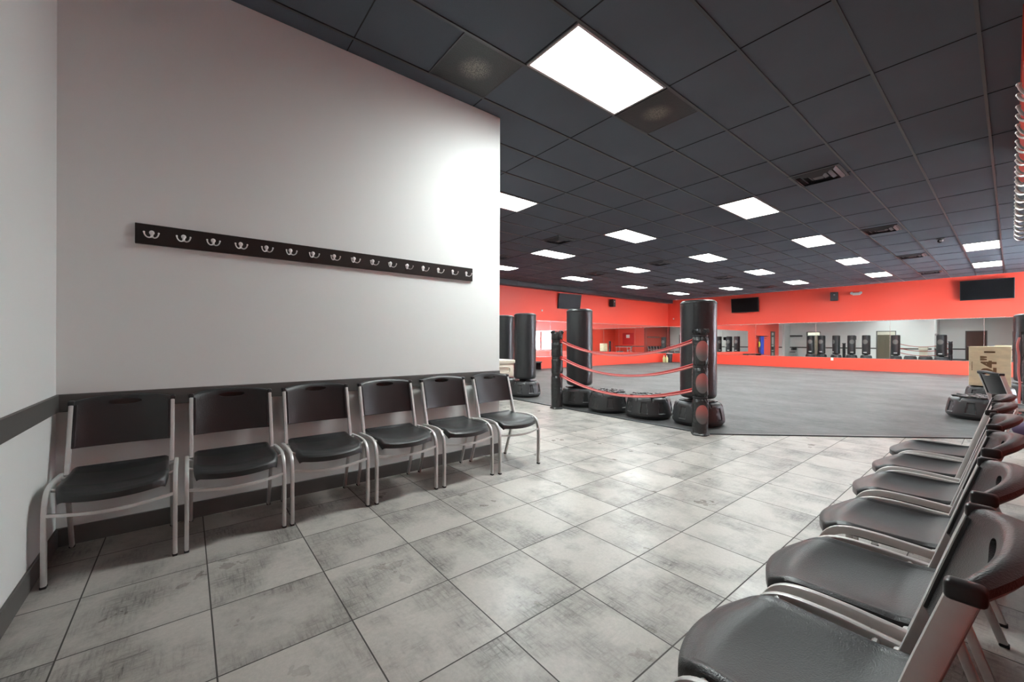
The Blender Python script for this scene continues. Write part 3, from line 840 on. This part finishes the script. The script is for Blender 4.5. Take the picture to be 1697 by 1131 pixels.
dup(bag0, (.26, 13.3, G), 3.4, 'black wrinkled punching bag behind the wooden box at the right edge', 'punching bags at the gym edge').scale = (1.05, 1.05, 1)

# ------------------------------------------------------------------ ring posts and ropes
def post_bm(r, h, ties, seed, bulge=.016):
    rnd = random.Random(seed); prof = []
    n = 64
    for k in range(n + 1):
        z = .02 + (h - .05) * k / n
        rr = r
        for tz in ties: rr -= bulge * math.exp(-((z - tz) / .026) ** 2)
        prof.append((rr, z))
    prof = [(r * .5, .012), (r * .98, .012)] + prof + [(r * .9, h - .012), (r * .55, h)]
    a1, a2 = rnd.uniform(0, 6), rnd.uniform(0, 6)
    def rf(rr, z, th):
        near = sum(math.exp(-((z - tz) / .07) ** 2) for tz in ties)
        rr += .0055 * near * math.sin(14 * th + 40 * z + a1) + .003 * math.sin(3 * th + 9 * z + a2)
        return rr, z
    return lathe(bmesh.new(), prof, 64, rfun=rf)
def ring_post(label, loc, r, h, ties, seed, emblem=False, face=0.0, bulge=.024):
    t = thing('ring_post', label, 'ring post', loc, face, 'boxing ring posts')
    obj('padding', post_bm(r, h, ties, seed, bulge), 'vinyl_pad', t, smooth=True)
    bm = bmesh.new()
    for k in range(10):
        a = k * .63 + seed; tt = bmesh.new(); box(tt, -.030, .030, -.004, .004, -.02, .03, .003, 1)
        add(bm, tt, Matrix.Translation((r * .86 * math.cos(a), r * .86 * math.sin(a), h - .005)) @ Matrix.Rotation(a, 4, 'Z') @ Matrix.Rotation(.6 * math.sin(a * 5), 4, 'Y'))
    lathe(bm, [(r * .35, h - .03), (r * .85, h - .02), (r * .8, h + .004), (r * .3, h - .004)], 24)
    obj('gathered_top', bm, 'vinyl_pad', t)
    bm = lathe(bmesh.new(), [(r * .8, 0), (r * 1.12, 0), (r * 1.18, .012), (r * 1.02, .03), (r * .8, .03)], 32, rfun=lambda rr, z, th: (rr * (1 + .07 * math.sin(5 * th + seed)), z))
    obj('foot', bm, 'vinyl_pad', t, smooth=True)
    for tz in ties:
        bm = bmesh.new(); lathe(bm, [(r - .012, tz - .012), (r - .004, tz - .008), (r - .004, tz + .008), (r - .012, tz + .012)], 40, cap=False)
        obj('strap', bm, 'black', t, smooth=True)
    if emblem:
        for (zc, hh) in ((1.056, .127), (.655, .125), (.268, .118)):
            bm = bmesh.new(); NR, NA = 10, 40
            def pt(rr, a):
                dx = rr * .074 * math.cos(a); dz = rr * hh * math.sin(a)
                th = dx / r; R_ = r + .0085
                return (R_ * math.sin(th), -R_ * math.cos(th), zc + dz)
            c = bm.verts.new(pt(0, 0)); prev = None
            for q in range(1, NR + 1):
                ring = [bm.verts.new(pt(q / NR, 2 * math.pi * a / NA)) for a in range(NA)]
                for a in range(NA):
                    if prev is None: bm.faces.new((c, ring[a], ring[(a + 1) % NA]))
                    else: bm.faces.new((prev[a], ring[a], ring[(a + 1) % NA], prev[(a + 1) % NA]))
                prev = ring
            obj('emblem', bm, 'emblem', t, smooth=True)
    return t
P1 = (-4.965, 5.09 - .0, 0); P2 = (-2.462, 5.09, 0)
P1 = (-4.975, 5.02, 0); P2 = (-2.462, 5.03, 0)
ring_post('far black padded ring post at the left end of the red ropes', P1, .098, 1.325, (.885, .585, 1.17), 1)
ring_post('near black padded ring post with faded round red emblems', P2, .092, 1.30, (1.245, .86, .47), 2, True, math.radians(42))
ropes = [((-4.885, 5.03, 1.172), (-2.55, 5.04, 1.185), .968, 'top red ring rope sagging between the two posts'),
         ((-4.885, 5.03, .882), (-2.55, 5.04, .870), .668, 'middle red ring rope sagging between the two posts'),
         ((-4.885, 5.03, .578), (-2.55, 5.04, .556), .372, 'lowest red ring rope sagging close above the bag bases')]
def rope_path(a, b, zmid, off=0.0, n=40):
    pts = []
    zm = (a[2] + b[2]) / 2 - zmid
    for k in range(n + 1):
        u = k / n
        p = Vector(a).lerp(Vector(b), u); p.z -= zm * 4 * u * (1 - u)
        sp = max(abs(2 * u - 1) - .35, 0) / .65
        p.z += off * sp; p.y += off * .3
        pts.append(p)
    return pts
for a, b, zm, lab in ropes:
    t = thing('ring_rope', lab, 'rope', a, 0, 'red ring ropes')
    A = (0, 0, 0); Bv = (b[0] - a[0], b[1] - a[1], b[2] - a[2])
    o = obj('strand', tube(bmesh.new(), rope_path(A, Bv, zm - a[2], .016), .0125, 10), 'rope', t, smooth=True)
    o = obj('strand', tube(bmesh.new(), rope_path(A, Bv, zm - a[2] - .012, -.014), .0125, 10), 'rope_pale', t, smooth=True); o['label'] = 'paler strand, highlight painted in'
    bm = bmesh.new(); bmesh.ops.create_uvsphere(bm, u_segments=14, v_segments=10, radius=.034); bmesh.ops.scale(bm, vec=(1, 1, 1.1), verts=bm.verts)
    for v in bm.verts: v.co += Vector((random.uniform(-1, 1), random.uniform(-1, 1), random.uniform(-1, 1))) * .006
    obj('knot', bm, 'rope', t)
ring_post('black padded post at the right edge of the photo beside the wooden box', (.205, 10.4, G), .10, 1.31, (.9, .5), 5)
ring_post('black ring post seen in the mirror between the bags', (-7.75, 5.35, G), .09, 1.15, (.8, .4), 6)
# pink-red rope hanging at the right edge
for (zt, y_, lab) in ((1.22, 10.25, 'faded red rope hanging down the post at the right edge'),):
    bm = tube(bmesh.new(), chaikin([(.075, y_, 1.25), (.050, y_ - .03, 1.12), (.075, y_, .95), (.062, y_ - .02, .72), (.085, y_ - .02, .5), (.07, y_ - .03, .28), (.085, y_ - .04, .05)], 2), .015, 10)
    tag(obj('hanging_rope', bm, 'rope_pale', smooth=True), lab, 'rope')
# kit bag on the floor behind the chairs at the right edge
t = thing('gym_bag', 'dark purple gym bag lying on the mats at the right edge', 'bag', (.20, 7.85, G))
bm = bmesh.new(); bmesh.ops.create_uvsphere(bm, u_segments=24, v_segments=14, radius=1); bmesh.ops.scale(bm, vec=(.20, .13, .11), verts=bm.verts); bmesh.ops.translate(bm, vec=(0, 0, .105), verts=bm.verts)
obj('body', bm, 'purple', t, smooth=True)
obj('handle', tube(bmesh.new(), chaikin([(-.08, 0, .20), (-.05, -.02, .27), (.05, -.02, .27), (.08, 0, .20)], 2), .01, 8), 'black', t, smooth=True)

# ------------------------------------------------------------------ wooden plyo box on its base
def text_mesh(body, size, depth=.0015):
    cu = bpy.data.curves.new('t', 'FONT'); cu.body = body; cu.size = size; cu.extrude = depth; cu.align_x = 'CENTER'; cu.align_y = 'CENTER'; cu.offset = size * .035
    o = bpy.data.objects.new('t', cu); COL.objects.link(o); bpy.context.view_layer.update()
    me = bpy.data.meshes.new_from_object(o.evaluated_get(bpy.context.evaluated_depsgraph_get()))
    bpy.data.objects.remove(o); return me
t = thing('plyo_box', 'pale plywood jump box marked 24 standing on a black bag base', 'plyo box', (-.262, 11.95, G + .338))
w_, d_, h_ = .515, .50, .745
bm = B(-w_ / 2, w_ / 2, -d_ / 2, d_ / 2, 0, h_, .006, 2)
bx = obj('box_body', bm, 'ply', t)
cb = bmesh.new(); vs = []
hx, hz = 0.0, h_ - .105
for yv in (-d_ / 2 - .05, -d_ / 2 + .03):
    v = []
    for k in range(24):
        a = 2 * math.pi * k / 24; sgn = 1 if math.cos(a) > 0 else -1
        v.append(cb.verts.new((hx + sgn * .055 + .018 * math.cos(a), yv, hz + .018 * math.sin(a))))
    vs.append(v)
for k in range(24): cb.faces.new((vs[0][k], vs[0][(k + 1) % 24], vs[1][(k + 1) % 24], vs[1][k]))
cb.faces.new(vs[0]); cb.faces.new(vs[1]); cut = obj('cutter', cb, 'burnt')
cut.location = t.location; cut.parent = None
bpy.context.view_layer.update()
md = bx.modifiers.new('b', 'BOOLEAN'); md.object = cut; md.operation = 'DIFFERENCE'; baked(bx); bpy.data.objects.remove(cut)
obj('handle_recess', B(-.068, .068, -d_ / 2 + .026, -d_ / 2 + .029, hz - .015, hz + .015), 'burnt', t)
def lettering(name, body, size, x, z, bold=1.0):
    me = text_mesh(body, size); me.materials.append(MT['burnt'])
    o = bpy.data.objects.new(name, me); COL.objects.link(o); o.parent = t
    o.rotation_euler = (math.pi / 2, -math.pi / 2, 0); o.location = (x, -d_ / 2 - .0012, z); o.scale = (1, 1.0, 1)
    return o
lettering('printed_number', '24"', .255, .0, .395)
bm = bmesh.new(); rnd = random.Random(4); z = .29
while z < .46:                                     # tiny illegible stamped line up the left edge
    l = rnd.choice((.008, .012, .016)); box(bm, -.224, -.208, -d_ / 2 - .0012, -d_ / 2, z, z + l); z += l + .007
obj('stamped_mark', bm, 'burnt', t)

# ------------------------------------------------------------------ pale boxes past the end of the grey wall
t = thing('storage_box', 'pale cream box with a moulded handle at the end of the grey wall, on top', 'box', (-3.90, 2.80, .755), 0)
obj('box_body', B(-.22, .225, -.215, .195, 0, .165, .014, 2), 'cream', t, smooth=True)
obj('lid', B(-.235, .24, -.22, .205, .155, .197, .010, 2), 'cream', t, smooth=True)
bm = tube(bmesh.new(), chaikin([(.222, -.12, .05), (.236, -.13, .07), (.236, -.12, .12), (.236, .12, .12), (.236, .13, .07), (.222, .12, .05), (.222, -.12, .05)], 2), .006, 8); obj('handle', bm, 'cream', t)
t = thing('storage_cabinet', 'narrow pale cabinet under the cream box behind the grey wall end', 'cabinet', (-3.90, 2.66, 0))
obj('cabinet_body', B(-.20, .20, -.075, .09, .06, .755, .008, 1), 'cream', t); obj('plinth', B(-.18, .18, -.075, .08, 0, .06), 'trim', t)
obj('cabinet_door', B(-.18, .18, .09, .102, .09, .72, .003, 1), 'cream', t)

# ------------------------------------------------------------------ televisions, speakers, small wall fittings
def tv(label, loc, rz, w, h, tilt):
    t = thing('television', label, 'television', loc, rz, 'wall televisions')
    piv = Matrix.Translation((0, -.16, 0)) @ Matrix.Rotation(tilt, 4, 'X')
    def part(nm, bm, m):
        bmesh.ops.transform(bm, matrix=piv, verts=bm.verts); return obj(nm, bm, m, t)
    part('housing', B(-w / 2, w / 2, -.02, .035, -h / 2, h / 2, .006, 2), 'black')
    part('screen', B(-w / 2 + .018, w / 2 - .018, -.023, -.019, -h / 2 + .028, h / 2 - .018), 'screen')
    bm = bmesh.new(); box(bm, -.10, .10, .03, .05, -.10, .10, .003, 1)
    part('mount_plate', bm, 'black')
    bm = bmesh.new(); box(bm, -.08, .08, -.012, 0, -.12, .12, .002, 1); tube(bm, [(0, -.01, 0), (0, -.12, 0)], .025, 12)
    obj('wall_bracket', bm, 'black', t)
    return t
tv('wide wall television on the back wall, left one', (-8.25, GY1, 2.97), math.radians(0), 1.24, .70, math.radians(6))
tv('large wall television at the right end of the back wall', (-.55, GY1, 2.99), 0, 1.22, .69, math.radians(4))
tv('wall television on the left red wall, tilted down', (GX0, 13.15, 2.92), math.radians(90 - 8), 1.25, .67, math.radians(9))
def speaker(label, loc, rz):
    t = thing('wall_speaker', label, 'speaker', loc, rz, 'wall speakers')
    bm = B(-.13, .13, -.26, -.06, -.18, .18, .012, 2); obj('cabinet', bm, 'black', t)
    obj('grille', B(-.115, .115, -.264, -.258, -.165, .165, .003, 1), 'base', t)
    bm = lathe(bmesh.new(), [(.001, 0), (.028, 0), (.028, .004), (.001, .004)], 20, cap=False); bmesh.ops.rotate(bm, matrix=Matrix.Rotation(math.pi / 2, 3, 'X'), verts=bm.verts); bmesh.ops.translate(bm, vec=(0, -.264, .06), verts=bm.verts)
    obj('tweeter', bm, 'nickel', t)
    obj('wall_bracket', B(-.03, .03, -.062, 0, -.04, .04), 'black', t)
speaker('small black speaker on the back wall between the televisions', (-4.77, GY1, 3.10), .25)
speaker('small black speaker high on the left red wall', (GX0, 16.15, 3.04), math.pi / 2 + .15)
t = thing('emergency_light', 'white twin head emergency light on the red back wall', 'emergency light', (-4.02, GY1, 3.16))
obj('housing', B(-.13, .13, -.07, 0, -.055, .055, .02, 3), 'white', t, smooth=True)
for s in (-1, 1):
    bm = lathe(bmesh.new(), [(.02, 0), (.045, .02), (.055, .06), (.05, .065)], 20); bmesh.ops.rotate(bm, matrix=Matrix.Rotation(math.radians(70), 3, 'X'), verts=bm.verts); bmesh.ops.translate(bm, vec=(s * .14, -.05, .01), verts=bm.verts)
    obj('lamp_head', bm, 'white', t, smooth=True)
t = thing('wall_outlet', 'small white wall outlet under the back wall mirror', 'outlet', (-4.83, GY1, .44))
obj('cover_plate', B(-.045, .045, -.008, 0, -.06, .06, .003, 1), 'white', t); obj('socket', B(-.018, .018, -.011, -.008, -.035, .035, .002, 1), 'white', t)
for (x, y, zz, rz, lab) in ((GX0, 11.6, 2.46, math.pi / 2, 'tiny white sensor on the left red wall'), (-12.05, GY1, 2.46, 0, 'tiny white sensor on the back wall near the corner')):
    t = thing('wall_sensor', lab, 'sensor', (x, y, zz), rz)
    obj('sensor_body', B(-.03, .03, -.03, 0, -.035, .035, .008, 2), 'white', t)
# bin and jugs in the far corner
t = thing('waste_bin', 'black bin with a pale rim standing in the far corner', 'bin', (-12.05, 21.05, G))
obj('bin_body', lathe(bmesh.new(), [(.14, 0), (.17, .48), (.16, .48), (.13, .02)], 28), 'black', t, smooth=True)
obj('rim', lathe(bmesh.new(), [(.165, .47), (.185, .475), (.185, .50), (.165, .50)], 28, cap=False), 'white', t)
for dx, lab in ((-12.12, 'pale yellow jug by the bin in the far corner, left one'), (-11.96, 'pale yellow jug by the bin in the far corner, right one')):
    t = thing('jug', lab, 'jug', (dx, 20.62, G), 0, 'yellow jugs')
    obj('jug_body', lathe(bmesh.new(), [(.07, 0), (.075, .02), (.075, .24), (.03, .32), (.025, .36)], 24), 'jug', t, smooth=True)
    obj('cap', lathe(bmesh.new(), [(.028, .36), (.028, .385)], 20), 'white', t)

# ------------------------------------------------------------------ kit along the left wall and in the back rooms, seen in the mirror
t = thing('strap_rack', 'black rack of hanging blue and purple bands, seen in the mirror', 'equipment rack', (GX0, 7.9, 0))
bm = bmesh.new(); box(bm, 0, .05, -1.1, .9, 1.66, 1.72); box(bm, 0, .05, -1.1, .9, 1.52, 1.56)
for k in range(9): tube(bm, [(.04, -1.0 + .22 * k, 1.69), (.22, -1.0 + .22 * k, 1.71)], .01, 8)
obj('rail', bm, 'black', t)
bm = bmesh.new()
for k in range(7): box(bm, .08 + .01 * (k % 3), .12 + .01 * (k % 3), -.40 + .10 * k, -.32 + .10 * k, .25 + .03 * (k % 3), 1.68, .01, 1)
o = obj('band', bm, 'blue', t); o['label'] = 'blue bands'
bm = bmesh.new()
for k in range(3): box(bm, .08, .11, .34 + .09 * k, .41 + .09 * k, .4, 1.66, .01, 1)
o = obj('band', bm, 'purple', t); o['label'] = 'purple bands'
bm = bmesh.new()
for k in range(5): tube(bm, chaikin([(.15, .62 + .05 * k, 1.25), (.20, .60 + .05 * k, 1.0), (.15, .66 + .05 * k, .85)], 1), .03, 8)
o = obj('glove', bm, 'yellow', t); o['label'] = 'yellow gloves'
t = thing('equipment_shelf', 'low black shelf standing on the mats beside the hanging bands', 'shelf', (GX0 + .01, 10.05, G))
obj('shelf_board', B(.0, .4, -1.2, 1.2, .28, .33), 'black', t)
for s in (-1.15, 1.15): obj('leg', B(.02, .38, s - .02, s + .02, 0, .28), 'black', t)
for x, lab in ((-10.75, 'brown locker cabinet in the room behind the left doorway'), (-6.25, 'brown locker cabinet in the room behind the right doorway')):
    t = thing('locker_cabinet', lab, 'lockers', (x, 1.0, 0))
    obj('cabinet_body', B(-.45, .45, .0, .45, 0, 1.85, .005, 1), 'brown', t)
    for k in range(3): obj('locker_door', B(-.44 + .297 * k, -.15 + .297 * k, .45, .465, .04, 1.81, .003, 1), 'brown', t)
# screen stand between two of the bags
t = thing('screen_stand', 'dark stand with small screens and notices, seen in the mirror', 'display stand', (-7.72, 3.0, 0))
obj('post', B(-.04, .04, -.04, .04, .02, 1.75), 'black', t); obj('foot', B(-.25, .25, -.2, .2, 0, .03, .005, 1), 'black', t)
obj('monitor', B(-.24, .24, .04, .09, 1.45, 1.75, .005, 1), 'screen', t)
for k, zz in enumerate((1.12, .82)): obj('notice', B(-.15, .15, .04, .05, zz, zz + .25), 'white', t)
# white desk and poster against the right gym wall
t = thing('wall_banner', 'white and yellow banner on the red side wall, seen in the mirrors', 'banner', (GX1, 11.9, 0))
obj('banner_sheet', B(-.02, 0, -.35, .35, .5, 1.45), 'white', t); obj('banner_header', B(-.025, 0, -.35, .35, 1.45, 1.95), 'yellow', t)
t = thing('folding_table', 'pale folding table by the red near wall, seen in the mirrors', 'table', (2.3, 5.25, 0))
obj('tabletop', B(-.8, .8, -.35, .35, .70, .74, .005, 1), 'white', t)
for sx in (-.7, .7):
    for sy in (-.3, .3): obj('leg', tube(bmesh.new(), [(sx, sy, 0), (sx, sy, .70)], .014, 8), 'frame_metal', t)
t = thing('wall_board', 'dark red notice board above the folding table, seen in the mirrors', 'board', (2.2, YR, 0))
obj('board_panel', B(-.75, .75, 0, .02, 1.0, 2.3), 'red_plain', t)
obj('notice_sheet', B(-.2, .25, .02, .024, 1.75, 2.1), 'white', t)
print('objects', len(bpy.data.objects))
